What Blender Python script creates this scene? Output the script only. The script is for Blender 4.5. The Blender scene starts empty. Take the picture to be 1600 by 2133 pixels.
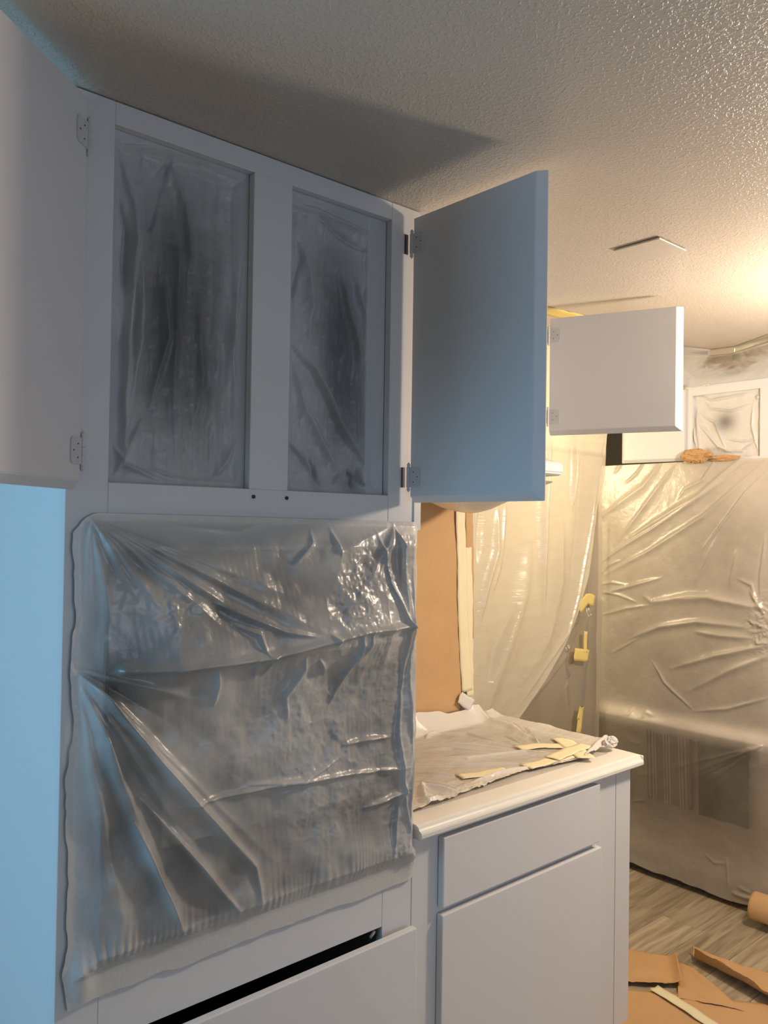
import bpy, bmesh, math, random
import numpy as np
from mathutils import Vector, Matrix

random.seed(7)
rng = np.random.default_rng(11)
SC = bpy.context.scene
COL = SC.collection

# ------------------------------------------------------------------ camera
YAW, PITCH, ROLL, FPX = math.radians(48.593), math.radians(.926), math.radians(.847), 1704.8
CAM = np.array([0.0, 0.0, 1.667])
_F = np.array([math.cos(YAW)*math.cos(PITCH), math.sin(YAW)*math.cos(PITCH), math.sin(PITCH)])
_R0 = np.array([math.sin(YAW), -math.cos(YAW), 0.0])
_U0 = np.cross(_R0, _F)
_R = _R0*math.cos(ROLL)+_U0*math.sin(ROLL)
_U = -_R0*math.sin(ROLL)+_U0*math.cos(ROLL)
cd = bpy.data.cameras.new('camera'); cam = bpy.data.objects.new('camera', cd); COL.objects.link(cam)
cam.matrix_world = Matrix(((_R[0], _U[0], -_F[0], CAM[0]), (_R[1], _U[1], -_F[1], CAM[1]), (_R[2], _U[2], -_F[2], CAM[2]), (0, 0, 0, 1)))
cd.sensor_fit = 'VERTICAL'; cd.sensor_height = 24.0; cd.lens = 24.0*FPX/2133.0
cd.clip_start = .02; cd.clip_end = 50
SC.camera = cam

def at(x, y, ax, val):
    """photo measurement: where the sight line of pixel (x, y) meets the plane axis=val"""
    d = _F+_R*((x-800)/FPX)-_U*((y-1066.5)/FPX)
    return CAM+d*((val-CAM[ax])/d[ax])

# ------------------------------------------------------------------ world, lights, exposure
W = bpy.data.worlds.new('world'); SC.world = W; W.use_nodes = True
bg = W.node_tree.nodes['Background']; bg.inputs[0].default_value = (.45, .68, 1, 1); bg.inputs[1].default_value = .35
SC.view_settings.view_transform = 'Standard'; SC.view_settings.look = 'None'
SC.view_settings.exposure = -0.08; SC.view_settings.gamma = 1.0
SC.view_settings.use_curve_mapping = False

LAMP = (2.70, .72, 2.04)
def light(name, kind, loc, power, col, size=.1, aim=None, sy=None):
    l = bpy.data.lights.new(name, kind); l.energy = power; l.color = col
    if kind == 'AREA':
        l.size = size
        if sy: l.shape = 'RECTANGLE'; l.size_y = sy
    else:
        l.shadow_soft_size = size
    o = bpy.data.objects.new(name, l); COL.objects.link(o); o.location = loc
    if aim: o.rotation_euler = (Vector(aim)-Vector(loc)).to_track_quat('-Z', 'Y').to_euler()
    return o
# daylight entering the left-hand window, then an unseen cool fill added behind the camera
light('daylight_window', 'AREA', (-1.72, 1.5, 1.45), 34, (.30, .66, 1.0), 1.0, (0, 1.5, 1.38), 1.2)
light('rear_fill_light', 'AREA', (1.3, -1.75, 1.35), 15, (.52, .71, 1.0), 1.4, (1.3, 0, 1.2), 1.1)
# ceiling lamp of the kitchen, and the lamp of the next room behind the hanging sheet
light('kitchen_lamp', 'POINT', LAMP, 76, (1.0, .81, .63), .08)
light('next_room_lamp', 'POINT', (2.75, 2.75, 1.95), 34, (1.0, .80, .50), .12)

# ------------------------------------------------------------------ helpers: tags
def tag(o, label=None, cat=None, group=None, kind=None):
    if label: o['label'] = label
    if cat: o['category'] = cat
    if group: o['group'] = group
    if kind: o['kind'] = kind
    return o
def empty(name, loc, label, cat, group=None):
    o = bpy.data.objects.new(name, None); COL.objects.link(o); o.location = loc; o.empty_display_size = .05
    return tag(o, label, cat, group)

# ------------------------------------------------------------------ helpers: materials
def mat(name, col, rough=.5, spec=.5, bump=None, noise=None, metal=0, emit=None):
    m = bpy.data.materials.new(name); m.use_nodes = True; nt = m.node_tree; b = nt.nodes['Principled BSDF']
    b.inputs['Base Color'].default_value = (*col, 1); b.inputs['Roughness'].default_value = rough
    b.inputs['Specular IOR Level'].default_value = spec; b.inputs['Metallic'].default_value = metal
    if emit:
        b.inputs['Emission Color'].default_value = (*emit[0], 1); b.inputs['Emission Strength'].default_value = emit[1]
    tc = nt.nodes.new('ShaderNodeTexCoord')
    if noise:   # (scale, amount) gentle tone variation of the surface
        n = nt.nodes.new('ShaderNodeTexNoise'); n.inputs['Scale'].default_value = noise[0]; n.inputs['Detail'].default_value = 5
        nt.links.new(tc.outputs['Object'], n.inputs['Vector'])
        mx = nt.nodes.new('ShaderNodeMix'); mx.data_type = 'RGBA'
        mx.inputs[6].default_value = (*[c*(1-noise[1]) for c in col], 1); mx.inputs[7].default_value = (*[min(1, c*(1+noise[1])) for c in col], 1)
        nt.links.new(n.outputs['Fac'], mx.inputs[0]); nt.links.new(mx.outputs[2], b.inputs['Base Color'])
    if bump:    # (scale, strength, distance)
        n = nt.nodes.new('ShaderNodeTexNoise'); n.inputs['Scale'].default_value = bump[0]; n.inputs['Detail'].default_value = 4
        nt.links.new(tc.outputs['Object'], n.inputs['Vector'])
        bp = nt.nodes.new('ShaderNodeBump'); bp.inputs['Strength'].default_value = bump[1]; bp.inputs['Distance'].default_value = bump[2]
        nt.links.new(n.outputs['Fac'], bp.inputs['Height']); nt.links.new(bp.outputs[0], b.inputs['Normal'])
    return m

def film_mat(name, col, rough=.28, gloss=.6, crinkle=(60, .25), transl=.25, streak=None):
    """thin plastic: see-through where the 'paint' attribute is low, coated with overspray where it is high"""
    m = bpy.data.materials.new(name); m.use_nodes = True; nt = m.node_tree; N = nt.nodes; L = nt.links
    for n in list(N):
        if n.type != 'OUTPUT_MATERIAL': N.remove(n)
    out = [n for n in N if n.type == 'OUTPUT_MATERIAL'][0]
    at_ = N.new('ShaderNodeAttribute'); at_.attribute_name = 'paint'
    tc = N.new('ShaderNodeTexCoord')
    no = N.new('ShaderNodeTexNoise'); no.inputs['Scale'].default_value = crinkle[0]; no.inputs['Detail'].default_value = 5; no.inputs['Roughness'].default_value = .65
    L.new(tc.outputs['Object'], no.inputs['Vector'])
    h = no.outputs['Fac']
    if streak:
        mp = N.new('ShaderNodeMapping'); mp.inputs['Scale'].default_value = streak[0]; L.new(tc.outputs['Object'], mp.inputs['Vector'])
        n2 = N.new('ShaderNodeTexNoise'); n2.inputs['Scale'].default_value = 1; n2.inputs['Detail'].default_value = 4; L.new(mp.outputs[0], n2.inputs['Vector'])
        rp = N.new('ShaderNodeMapRange'); rp.inputs[1].default_value = .56; rp.inputs[2].default_value = .72; L.new(n2.outputs['Fac'], rp.inputs[0])
        ad = N.new('ShaderNodeMath'); ad.operation = 'MULTIPLY_ADD'; L.new(rp.outputs[0], ad.inputs[0]); ad.inputs[1].default_value = streak[1]; L.new(h, ad.inputs[2])
        h = ad.outputs[0]
    bp = N.new('ShaderNodeBump'); bp.inputs['Strength'].default_value = crinkle[1]; bp.inputs['Distance'].default_value = .004; L.new(h, bp.inputs['Height'])
    d = N.new('ShaderNodeBsdfDiffuse'); d.inputs[0].default_value = (*col, 1); L.new(bp.outputs[0], d.inputs['Normal'])
    t = N.new('ShaderNodeBsdfTranslucent'); t.inputs[0].default_value = (*col, 1); L.new(bp.outputs[0], t.inputs['Normal'])
    a = N.new('ShaderNodeMixShader'); a.inputs[0].default_value = transl; L.new(d.outputs[0], a.inputs[1]); L.new(t.outputs[0], a.inputs[2])
    tr = N.new('ShaderNodeBsdfTransparent')
    c = N.new('ShaderNodeMixShader'); L.new(at_.outputs['Fac'], c.inputs[0]); L.new(tr.outputs[0], c.inputs[1]); L.new(a.outputs[0], c.inputs[2])
    g = N.new('ShaderNodeBsdfGlossy'); g.inputs['Roughness'].default_value = rough; L.new(bp.outputs[0], g.inputs['Normal'])
    fr = N.new('ShaderNodeFresnel'); fr.inputs[0].default_value = 1.5; L.new(bp.outputs[0], fr.inputs['Normal'])
    ml = N.new('ShaderNodeMath'); ml.operation = 'MULTIPLY'; L.new(fr.outputs[0], ml.inputs[0]); ml.inputs[1].default_value = gloss*1.6
    e = N.new('ShaderNodeMixShader'); L.new(ml.outputs[0], e.inputs[0]); L.new(c.outputs[0], e.inputs[1]); L.new(g.outputs[0], e.inputs[2])
    L.new(e.outputs[0], out.inputs[0])
    return m

M = {}
M['white'] = mat('white_cabinet_paint', (.67, .675, .69), .42, .4, bump=(420, .05, .001), noise=(9, .015))
M['panel'] = mat('white_panel_paint', (.69, .69, .705), .45, .4, bump=(300, .05, .001))
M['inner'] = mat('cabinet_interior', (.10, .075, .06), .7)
M['black'] = mat('black_void', (.01, .01, .012), .8)
M['steel'] = mat('brushed_steel', (.32, .30, .28), .35, metal=.9)
M['hinge'] = mat('painted_hinge', (.60, .60, .61), .35)
M['hinge_dark'] = mat('dark_metal', (.06, .06, .07), .35, metal=.6)
M['counter'] = mat('painted_counter_edge', (.80, .78, .72), .3, .5, noise=(25, .03), bump=(30, .08, .002))
M['laminate'] = mat('grey_laminate', (.56, .52, .47), .4, noise=(6, .15))
M['kraft'] = mat('kraft_paper', (.57, .355, .175), .75, .2, bump=(35, .3, .004), noise=(4, .10))
M['tape'] = mat('cream_masking_tape', (.82, .74, .50), .6, .3, bump=(150, .25, .002), noise=(20, .05))
M['tape_yellow'] = mat('yellow_masking_tape', (.78, .62, .22), .6, .3, bump=(60, .25, .004))
M['tape_white'] = mat('white_tape', (.72, .69, .64), .6, .3, bump=(100, .2, .002))
M['wall'] = mat('cream_wall', (.62, .57, .46), .6, bump=(180, .12, .002))
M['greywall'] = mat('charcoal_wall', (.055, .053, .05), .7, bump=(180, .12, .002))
M['fridge'] = mat('grey_fridge', (.52, .48, .43), .4, .5)
M['dark'] = mat('dark_grey', (.03, .032, .036), .5)
M['oven_black'] = mat('black_oven_glass', (.012, .013, .016), .12, .6)
M['oven_grey'] = mat('oven_enamel', (.42, .39, .33), .4)
M['towel'] = mat('mauve_towel', (.30, .23, .21), .9, .1, bump=(300, .4, .003))
M['stripe'] = mat('white_stripe_thread', (.85, .80, .74), .9, .1)
M['towel_dark'] = mat('charcoal_towel', (.04, .042, .046), .95, .1, bump=(300, .4, .003))
M['glass'] = mat('frosted_lamp_glass', (.9, .85, .7), .4, emit=((1.0, .78, .5), 6))
M['vent'] = mat('vent_paint', (.50, .45, .38), .4)
M['film_cab'] = film_mat('film_over_cabinets', (.60, .60, .62), .33, .45, (40, .18), .1)
M['film_oven'] = film_mat('film_over_oven', (.64, .635, .62), .26, .75, (55, .30), .1)
M['film_fridge'] = film_mat('film_over_fridge', (.74, .68, .59), .26, .8, (45, .30), .2)
M['film_sheet'] = film_mat('hanging_film', (.84, .79, .66), .25, .8, (30, .22), .5, streak=((7, 7, 150), 1.3))
M['film_sheet_b'] = film_mat('hanging_film_behind', (.62, .55, .44), .28, .6, (30, .15), .45)
M['film_counter'] = film_mat('film_on_counter', (.80, .77, .70), .22, .8, (70, .35), .1)
M['film_white'] = film_mat('white_coated_film', (.74, .73, .70), .4, .4, (60, .3), .1)

def ceiling_mat():
    m = mat('knockdown_ceiling', (.53, .47, .40), .34, .5); nt = m.node_tree; b = nt.nodes['Principled BSDF']
    tc = nt.nodes.new('ShaderNodeTexCoord')
    n1 = nt.nodes.new('ShaderNodeTexNoise'); n1.inputs['Scale'].default_value = 130; n1.inputs['Detail'].default_value = 3
    n1.inputs['Distortion'].default_value = .6
    r = nt.nodes.new('ShaderNodeMapRange'); r.inputs[1].default_value = .50; r.inputs[2].default_value = .62
    n2 = nt.nodes.new('ShaderNodeTexNoise'); n2.inputs['Scale'].default_value = 330; n2.inputs['Detail'].default_value = 2
    a = nt.nodes.new('ShaderNodeMath'); a.operation = 'MULTIPLY_ADD'; a.inputs[1].default_value = .35
    nt.links.new(tc.outputs['Object'], n1.inputs['Vector']); nt.links.new(tc.outputs['Object'], n2.inputs['Vector'])
    nt.links.new(n1.outputs['Fac'], r.inputs[0]); nt.links.new(n2.outputs['Fac'], a.inputs[0]); nt.links.new(r.outputs[0], a.inputs[2])
    bp = nt.nodes.new('ShaderNodeBump'); bp.inputs['Strength'].default_value = .50; bp.inputs['Distance'].default_value = .0016
    nt.links.new(a.outputs[0], bp.inputs['Height']); nt.links.new(bp.outputs[0], b.inputs['Normal'])
    return m
M['ceiling'] = ceiling_mat()

def plank_mat():
    m = mat('vinyl_plank', (.5, .42, .3), .42, .4); nt = m.node_tree; b = nt.nodes['Principled BSDF']
    tc = nt.nodes.new('ShaderNodeTexCoord'); oi = nt.nodes.new('ShaderNodeObjectInfo')
    ad = nt.nodes.new('ShaderNodeVectorMath'); ad.operation = 'ADD'
    sc = nt.nodes.new('ShaderNodeVectorMath'); sc.operation = 'SCALE'; sc.inputs[3].default_value = 40
    cx = nt.nodes.new('ShaderNodeCombineXYZ')
    for i in range(3): nt.links.new(oi.outputs['Random'], cx.inputs[i])
    nt.links.new(cx.outputs[0], sc.inputs[0]); nt.links.new(tc.outputs['Object'], ad.inputs[0]); nt.links.new(sc.outputs[0], ad.inputs[1])
    mp = nt.nodes.new('ShaderNodeMapping'); mp.inputs['Scale'].default_value = (2.2, 26, 1); nt.links.new(ad.outputs[0], mp.inputs['Vector'])
    n = nt.nodes.new('ShaderNodeTexNoise'); n.inputs['Scale'].default_value = 1.3; n.inputs['Detail'].default_value = 7; n.inputs['Distortion'].default_value = .8
    nt.links.new(mp.outputs[0], n.inputs['Vector'])
    cr = nt.nodes.new('ShaderNodeValToRGB'); nt.links.new(n.outputs['Fac'], cr.inputs[0])
    e = cr.color_ramp.elements; e[0].position = .32; e[0].color = (.27, .215, .15, 1); e[1].position = .68; e[1].color = (.52, .44, .31, 1)
    hs = nt.nodes.new('ShaderNodeHueSaturation'); mr = nt.nodes.new('ShaderNodeMapRange'); mr.inputs[3].default_value = .86; mr.inputs[4].default_value = 1.1
    nt.links.new(oi.outputs['Random'], mr.inputs[0]); nt.links.new(mr.outputs[0], hs.inputs['Value']); nt.links.new(cr.outputs[0], hs.inputs['Color'])
    nt.links.new(hs.outputs[0], b.inputs['Base Color'])
    return m
M['plank'] = plank_mat()

# ------------------------------------------------------------------ helpers: meshes
def link(name, me, m, parent=None, loc=None):
    o = bpy.data.objects.new(name, me); COL.objects.link(o)
    if m is not None: me.materials.append(m)
    if parent is not None:
        o.parent = parent; o.matrix_parent_inverse = Matrix.Translation(parent.location).inverted() if parent.parent is None else (Matrix.Translation(parent.parent.location)).inverted()
        if parent.parent is not None: o.matrix_parent_inverse = Matrix.Identity(4)
    if loc is not None: o.location = loc
    return o

def boxes(name, lst, m, parent=None, bev=.0015, seg=1):
    """lst of (x0,x1,y0,y1,z0,z1) joined in one mesh, edges softened; the origin sits at the mesh's base"""
    bm = bmesh.new()
    for b in lst:
        vs = [bm.verts.new((b[i], b[2+j], b[4+k])) for i in (0, 1) for j in (0, 1) for k in (0, 1)]
        for f in ((0, 1, 3, 2), (4, 6, 7, 5), (0, 4, 5, 1), (2, 3, 7, 6), (0, 2, 6, 4), (1, 5, 7, 3)):
            bm.faces.new([vs[i] for i in f])
    if bev:
        bmesh.ops.bevel(bm, geom=list(bm.edges), offset=bev, segments=seg, affect='EDGES', profile=.5, clamp_overlap=True)
    bmesh.ops.recalc_face_normals(bm, faces=list(bm.faces))
    return fin(name, bm, m, parent)

def fin(name, bm, m, parent=None, smooth=False):
    xs = [v.co for v in bm.verts]
    c = Vector(((min(v.x for v in xs)+max(v.x for v in xs))/2, (min(v.y for v in xs)+max(v.y for v in xs))/2, min(v.z for v in xs)))
    bmesh.ops.translate(bm, verts=list(bm.verts), vec=-c)
    me = bpy.data.meshes.new(name); bm.to_mesh(me); bm.free()
    if smooth:
        for p in me.polygons: p.use_smooth = True
    o = bpy.data.objects.new(name, me); COL.objects.link(o); me.materials.append(m)
    attach(o, parent, c)
    return o

WORLD = {}
def attach(o, parent, c):
    c = Vector(c); WORLD[o.name] = c
    if parent is None:
        o.location = c
    else:
        o.parent = parent
        o.location = c-WORLD.get(parent.name, Vector(parent.location))

_empty = empty
def empty(name, loc, label, cat, group=None):
    o = _empty(name, loc, label, cat, group); WORLD[o.name] = Vector(loc); return o

def prism(name, pts, axis, a0, a1, m, parent=None, bev=.001):
    """extrude a 2-D outline (the two other axes, in order) along axis from a0 to a1"""
    bm = bmesh.new(); n = len(pts)
    def P(p, a):
        return {0: (a, p[0], p[1]), 1: (p[0], a, p[1]), 2: (p[0], p[1], a)}[axis]
    A = [bm.verts.new(P(p, a0)) for p in pts]; B = [bm.verts.new(P(p, a1)) for p in pts]
    bm.faces.new(A); bm.faces.new(B[::-1])
    for i in range(n): bm.faces.new((A[i], B[i], B[(i+1) % n], A[(i+1) % n]))
    bmesh.ops.recalc_face_normals(bm, faces=list(bm.faces))
    if bev: bmesh.ops.bevel(bm, geom=list(bm.edges), offset=bev, segments=2, affect='EDGES', clamp_overlap=True)
    return fin(name, bm, m, parent)

def noise2(nu, nv, cells_u, cells_v, octaves=4, seed=0, gain=.5):
    r = np.random.default_rng(seed); out = np.zeros((nu, nv)); amp = 1; tot = 0
    for o in range(octaves):
        cu, cv = int(cells_u*2**o)+2, int(cells_v*2**o)+2
        g = r.random((cu+2, cv+2))*2-1
        x = np.linspace(0, cells_u*2**o, nu); y = np.linspace(0, cells_v*2**o, nv)
        xi = x.astype(int); yi = y.astype(int); fx = x-xi; fy = y-yi
        fx = fx*fx*(3-2*fx); fy = fy*fy*(3-2*fy)
        fx = fx[:, None]; fy = fy[None, :]
        a = g[np.ix_(xi, yi)]; b = g[np.ix_(xi+1, yi)]; c = g[np.ix_(xi, yi+1)]; d = g[np.ix_(xi+1, yi+1)]
        out += amp*((a*(1-fx)+b*fx)*(1-fy)+(c*(1-fx)+d*fx)*fy); tot += amp; amp *= gain
    return out/tot

def crease_field(A, B, creases):
    """A, B: metric coordinates on the sheet. crease: (points, width, height[, kind]); the fold swells then dies out along its length"""
    H = np.zeros_like(A)
    for c in creases:
        pts, w, h = c[0], c[1], c[2]; kind = c[3] if len(c) > 3 else 'mid'
        lens = [math.dist(pts[i], pts[i+1]) for i in range(len(pts)-1)]; tot = sum(lens) or 1; run = 0
        best = np.full(A.shape, 1e9); tt = np.zeros(A.shape)
        for i in range(len(pts)-1):
            (x0, y0), (x1, y1) = pts[i], pts[i+1]; l = lens[i] or 1e-6
            s = ((A-x0)*(x1-x0)+(B-y0)*(y1-y0))/l**2; s = np.clip(s, 0, 1)
            d = np.hypot(A-x0-s*(x1-x0), B-y0-s*(y1-y0))
            k = d < best; best = np.where(k, d, best); tt = np.where(k, (run+s*l)/tot, tt); run += l
        if kind == 'mid': amp = np.sin(np.pi*np.clip(tt, .02, .98))**.6; ww = w*(.45+.55*amp)
        elif kind == 'fan': amp = np.clip(1.15-tt, 0, 1)*np.clip(tt*8+.25, 0, 1); ww = w*(.25+1.0*tt)
        else: amp = np.ones_like(tt); ww = w
        q = best/ww
        H += h*amp*np.exp(-np.abs(q)**1.5)
    return H

def grid_mesh(name, P, m, parent=None, paint=None, smooth=True, thick=None):
    """P: (nu, nv, 3) world points"""
    nu, nv, _ = P.shape
    c = np.array([(P[..., 0].min()+P[..., 0].max())/2, (P[..., 1].min()+P[..., 1].max())/2, P[..., 2].min()])
    V = (P-c).reshape(-1, 3).astype(np.float32)
    i = np.arange(nu-1)[:, None]*nv+np.arange(nv-1)[None, :]
    F = np.stack([i, i+nv, i+nv+1, i+1], -1).reshape(-1, 4).astype(np.int32)
    me = bpy.data.meshes.new(name)
    me.vertices.add(len(V)); me.vertices.foreach_set('co', V.ravel())
    me.loops.add(F.size); me.loops.foreach_set('vertex_index', F.ravel())
    me.polygons.add(len(F)); me.polygons.foreach_set('loop_start', np.arange(0, F.size, 4, dtype=np.int32))
    me.polygons.foreach_set('loop_total', np.full(len(F), 4, dtype=np.int32))
    me.update(calc_edges=True); me.validate()
    me.polygons.foreach_set('use_smooth', np.full(len(me.polygons), smooth))
    if paint is not None:
        a = me.attributes.new('paint', 'FLOAT', 'POINT'); a.data.foreach_set('value', np.clip(paint, 0, 1).reshape(-1).astype(np.float32))
    o = bpy.data.objects.new(name, me); COL.objects.link(o); me.materials.append(m)
    attach(o, parent, c)
    if thick:
        s = o.modifiers.new('thickness', 'SOLIDIFY'); s.thickness = thick; s.offset = 0
    return o

def tube(name, pts, r, m, parent=None, seg=10, rz=None):
    bm = bmesh.new(); rings = []
    for i, p in enumerate(pts):
        p = Vector(p); d = (Vector(pts[min(i+1, len(pts)-1)])-Vector(pts[max(i-1, 0)])).normalized()
        u = d.orthogonal().normalized(); v = d.cross(u)
        rr = r[i] if isinstance(r, (list, tuple)) else r
        rings.append([bm.verts.new(p+u*rr*math.cos(2*math.pi*k/seg)+v*rr*math.sin(2*math.pi*k/seg)) for k in range(seg)])
    for a, b in zip(rings, rings[1:]):
        for k in range(seg): bm.faces.new((a[k], a[(k+1) % seg], b[(k+1) % seg], b[k]))
    bm.faces.new(rings[0][::-1]); bm.faces.new(rings[-1])
    bmesh.ops.recalc_face_normals(bm, faces=list(bm.faces))
    return fin(name, bm, m, parent, True)

# ------------------------------------------------------------------ room shell
YF = 2.07          # wall behind the counter
CE = 2.44
XL, XR, YB, YN = -1.8, 4.35, -1.9, 4.2
def struct(name, lst, m, bev=0):
    o = boxes(name, lst, m, None, bev); o['kind'] = 'structure'; return o
floor = struct('floor', [(XL, XR, YB, YN, -.06, -.004)], mat('subfloor', (.1, .08, .06), .8))
struct('ceiling', [(XL, XR, YB, YN, CE, CE+.08)], M['ceiling'])
struct('wall_left', [(XL-.1, XL, YB, .95, 0, CE), (XL-.1, XL, 2.02, YF+.1, 0, CE), (XL-.1, XL, .95, 2.02, 0, .85), (XL-.1, XL, .95, 2.02, 2.1, CE)], M['wall'])
struct('wall_back', [(XL, .55, YB-.1, YB, 0, CE), (2.05, XR, YB-.1, YB, 0, CE), (.55, 2.05, YB-.1, YB, 0, .75), (.55, 2.05, YB-.1, YB, 1.95, CE)], M['wall'])
struct('wall_front', [(XL, 2.28, YF, YF+.1, 0, CE)], M['wall'])
struct('wall_right', [(XR, XR+.1, YB, 2.3, 0, CE)], M['wall'])
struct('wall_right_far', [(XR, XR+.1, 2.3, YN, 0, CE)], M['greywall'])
struct('wall_next_room', [(2.1, XR, YN, YN+.1, 0, CE), (2.1, 2.2, YF+.1, YN, 0, CE)], M['wall'])
for nm, ax in (('window_1', 0), ('added_window', 1)):
    w = .05
    if ax == 0: a0, a1, z0, z1 = .95, 2.02, .85, 2.1; L_ = [(XL-.06, XL+.01, a0, a0+w, z0, z1), (XL-.06, XL+.01, a1-w, a1, z0, z1), (XL-.06, XL+.01, a0, a1, z0, z0+w), (XL-.06, XL+.01, a0, a1, z1-w, z1), (XL-.05, XL, 1.47, 1.50, z0, z1)]
    else: a0, a1, z0, z1 = .55, 2.05, .75, 1.95; L_ = [(a0, a0+w, YB-.06, YB+.01, z0, z1), (a1-w, a1, YB-.06, YB+.01, z0, z1), (a0, a1, YB-.06, YB+.01, z0, z0+w), (a0, a1, YB-.06, YB+.01, z1-w, z1), (1.28, 1.32, YB-.05, YB, z0, z1)]  # unseen rear window, added around the cool fill light
    struct(nm, L_, M['white'], .002)

# floor planks, each its own board
pw, pl = .18, 1.22
proto = None; row = 0; y = -1.2
while y < 3.4:
    x = XL+(row*.47) % pl-pl
    while x < XR:
        if x+pl > .9 and y > -.3 or False:
            x0, x1 = max(x, XL), min(x+pl, XR)
            if x1-x0 > .05:
                if x1-x0 > pl-.001 and proto is not None:
                    o = bpy.data.objects.new('floor_plank', proto.data); COL.objects.link(o)
                    attach(o, floor, ((x0+x1)/2, y+pw/2, -.004))
                else:
                    o = boxes('floor_plank', [(x0+.0008, x1-.0008, y+.0008, y+pw-.0008, -.004, 0)], M['plank'], floor, .0008)
                    if x1-x0 > pl-.001: proto = o
        x += pl
    y += pw; row += 1

# ------------------------------------------------------------------ cabinet doors
def make_door(parent, hinge, z0, z1, length, d, n, m, t=.019, ch=.02, hz=(), leaf=(.034, .047), label=None, hinge_side=1):
    """d: unit vector from hinge to free edge, n: unit vector out of the inner face. The inner face is cut back at the free edge and the foot"""
    d = Vector((d[0], d[1], 0)).normalized(); n = Vector((n[0], n[1], 0)).normalized(); h = Vector((hinge[0], hinge[1], 0))
    bm = bmesh.new()
    def P(a, b, z): return bm.verts.new(h+d*a+n*b+Vector((0, 0, z)))
    cz = ch*.8
    o4 = [P(0, -t, z0), P(length, -t, z0), P(length, -t, z1), P(0, -t, z1)]
    m4 = [P(0, -t*.75, z0), P(length, -t*.75, z0), P(length, -t*.75, z1), P(0, -t*.75, z1)]
    i4 = [P(0, 0, z0+cz), P(length-ch, 0, z0+cz), P(length-ch, 0, z1), P(0, 0, z1)]
    bm.faces.new(o4); bm.faces.new(i4)
    for k in range(4):
        bm.faces.new((o4[k], o4[(k+1) % 4], m4[(k+1) % 4], m4[k])); bm.faces.new((m4[k], m4[(k+1) % 4], i4[(k+1) % 4], i4[k]))
    bmesh.ops.recalc_face_normals(bm, faces=list(bm.faces))
    bmesh.ops.bevel(bm, geom=list(bm.edges), offset=.0012, segments=2, affect='EDGES', clamp_overlap=True)
    door = fin('door', bm, m, parent)
    if label: door['label'] = label
    for zc in hz:
        bm = bmesh.new(); lw, lh = leaf
        # leaf screwed on the inner face, rounded outer corners
        pts = [(0, -lh/2)]+[(lw-.008+.008*math.cos(a), -lh/2+.008+.008*math.sin(a)) for a in np.linspace(-math.pi/2, 0, 6)]
        pts += [(lw-.008+.008*math.cos(a), lh/2-.008+.008*math.sin(a)) for a in np.linspace(0, math.pi/2, 6)]+[(0, lh/2)]
        A = [bm.verts.new(h+d*(.001+p[0])+n*.0002+Vector((0, 0, zc+p[1]))) for p in pts]
        B = [bm.verts.new(h+d*(.001+p[0])+n*.0026+Vector((0, 0, zc+p[1]))) for p in pts]
        bm.faces.new(A); bm.faces.new(B)
        for k in range(len(pts)): bm.faces.new((A[k], A[(k+1) % len(pts)], B[(k+1) % len(pts)], B[k]))
        # knuckle barrel with pointed finials
        prof = [(-.036, .0005), (-.031, .0045), (-.026, .0035), (-.0235, .0048), (-.0075, .0048), (-.007, .0036), (-.0065, .0048), (.0065, .0048), (.007, .0036), (.0075, .0048), (.0235, .0048), (.026, .0035), (.031, .0045), (.036, .0005)]
        c0 = h-d*.004+n*.002; rings = []
        for dz, r in prof:
            rings.append([bm.verts.new(c0+Vector((r*math.cos(q*math.pi/5), r*math.sin(q*math.pi/5), zc+dz))) for q in range(10)])
        for a, b in zip(rings, rings[1:]):
            for q in range(10): bm.faces.new((a[q], a[(q+1) % 10], b[(q+1) % 10], b[q]))
        bm.faces.new(rings[0]); bm.faces.new(rings[-1])
        bmesh.ops.recalc_face_normals(bm, faces=list(bm.faces))
        hg = fin('hinge', bm, M['hinge'], door)
        # screws
        bm = bmesh.new()
        for (a, z) in ((.012, .012), (.026, 0), (.012, -.012)):
            mtx = Matrix.Translation(h+d*(.001+a)+n*.0030+Vector((0, 0, zc+z))) @ n.to_track_quat('Z', 'Y').to_matrix().to_4x4()
            bmesh.ops.create_cone(bm, cap_ends=True, segments=8, radius1=.0016, radius2=.0012, depth=.0012, matrix=mtx)
        scw = fin('hinge_screws', bm, M['hinge_dark'], door); scw['kind'] = 'stuff'
    return door

# ------------------------------------------------------------------ tall oven cabinet
Y0 = 1.45
oc = empty('oven_cabinet', (.957, 1.76, 0), 'tall white painted oven cabinet with two masked upper openings, reaching the ceiling', 'cabinet')
X0, X1 = .53, 1.385
U1 = (.608, .907, 1.738, 2.396); U2 = (1.003, 1.291, 1.737, 2.392)
ov = (.62, 1.32, .90, 1.60)
fr = [(X0, U1[0], Y0, Y0+.02, .10, CE-.002), (U1[1], U2[0], Y0, Y0+.02, U1[2], U1[3]), (U2[1], X1, Y0, Y0+.02, .10, CE-.002),
      (U1[0], U2[1], Y0, Y0+.02, U1[3], CE-.002), (U1[0], U2[1], Y0, Y0+.02, ov[3], U1[2]),
      (U1[0], ov[0], Y0, Y0+.02, ov[2], ov[3]),
      (U1[0], U2[1], Y0, Y0+.02, .722, ov[2]), (U1[0], U2[1], Y0, Y0+.02, .10, .40)]
boxes('face_frame', fr, M['white'], oc, .0012)
boxes('side_panel', [(X0+.001, X0+.018, Y0+.018, YF-.003, .0, CE-.003)], M['panel'], oc, .001)
boxes('side_panel', [(X1-.018, X1-.001, Y0+.018, YF-.003, .0, CE-.003)], M['panel'], oc, .001)
boxes('back_panel', [(X0+.019, X1-.019, YF-.02, YF-.004, .1, CE-.004)], M['inner'], oc, 0)
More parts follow.
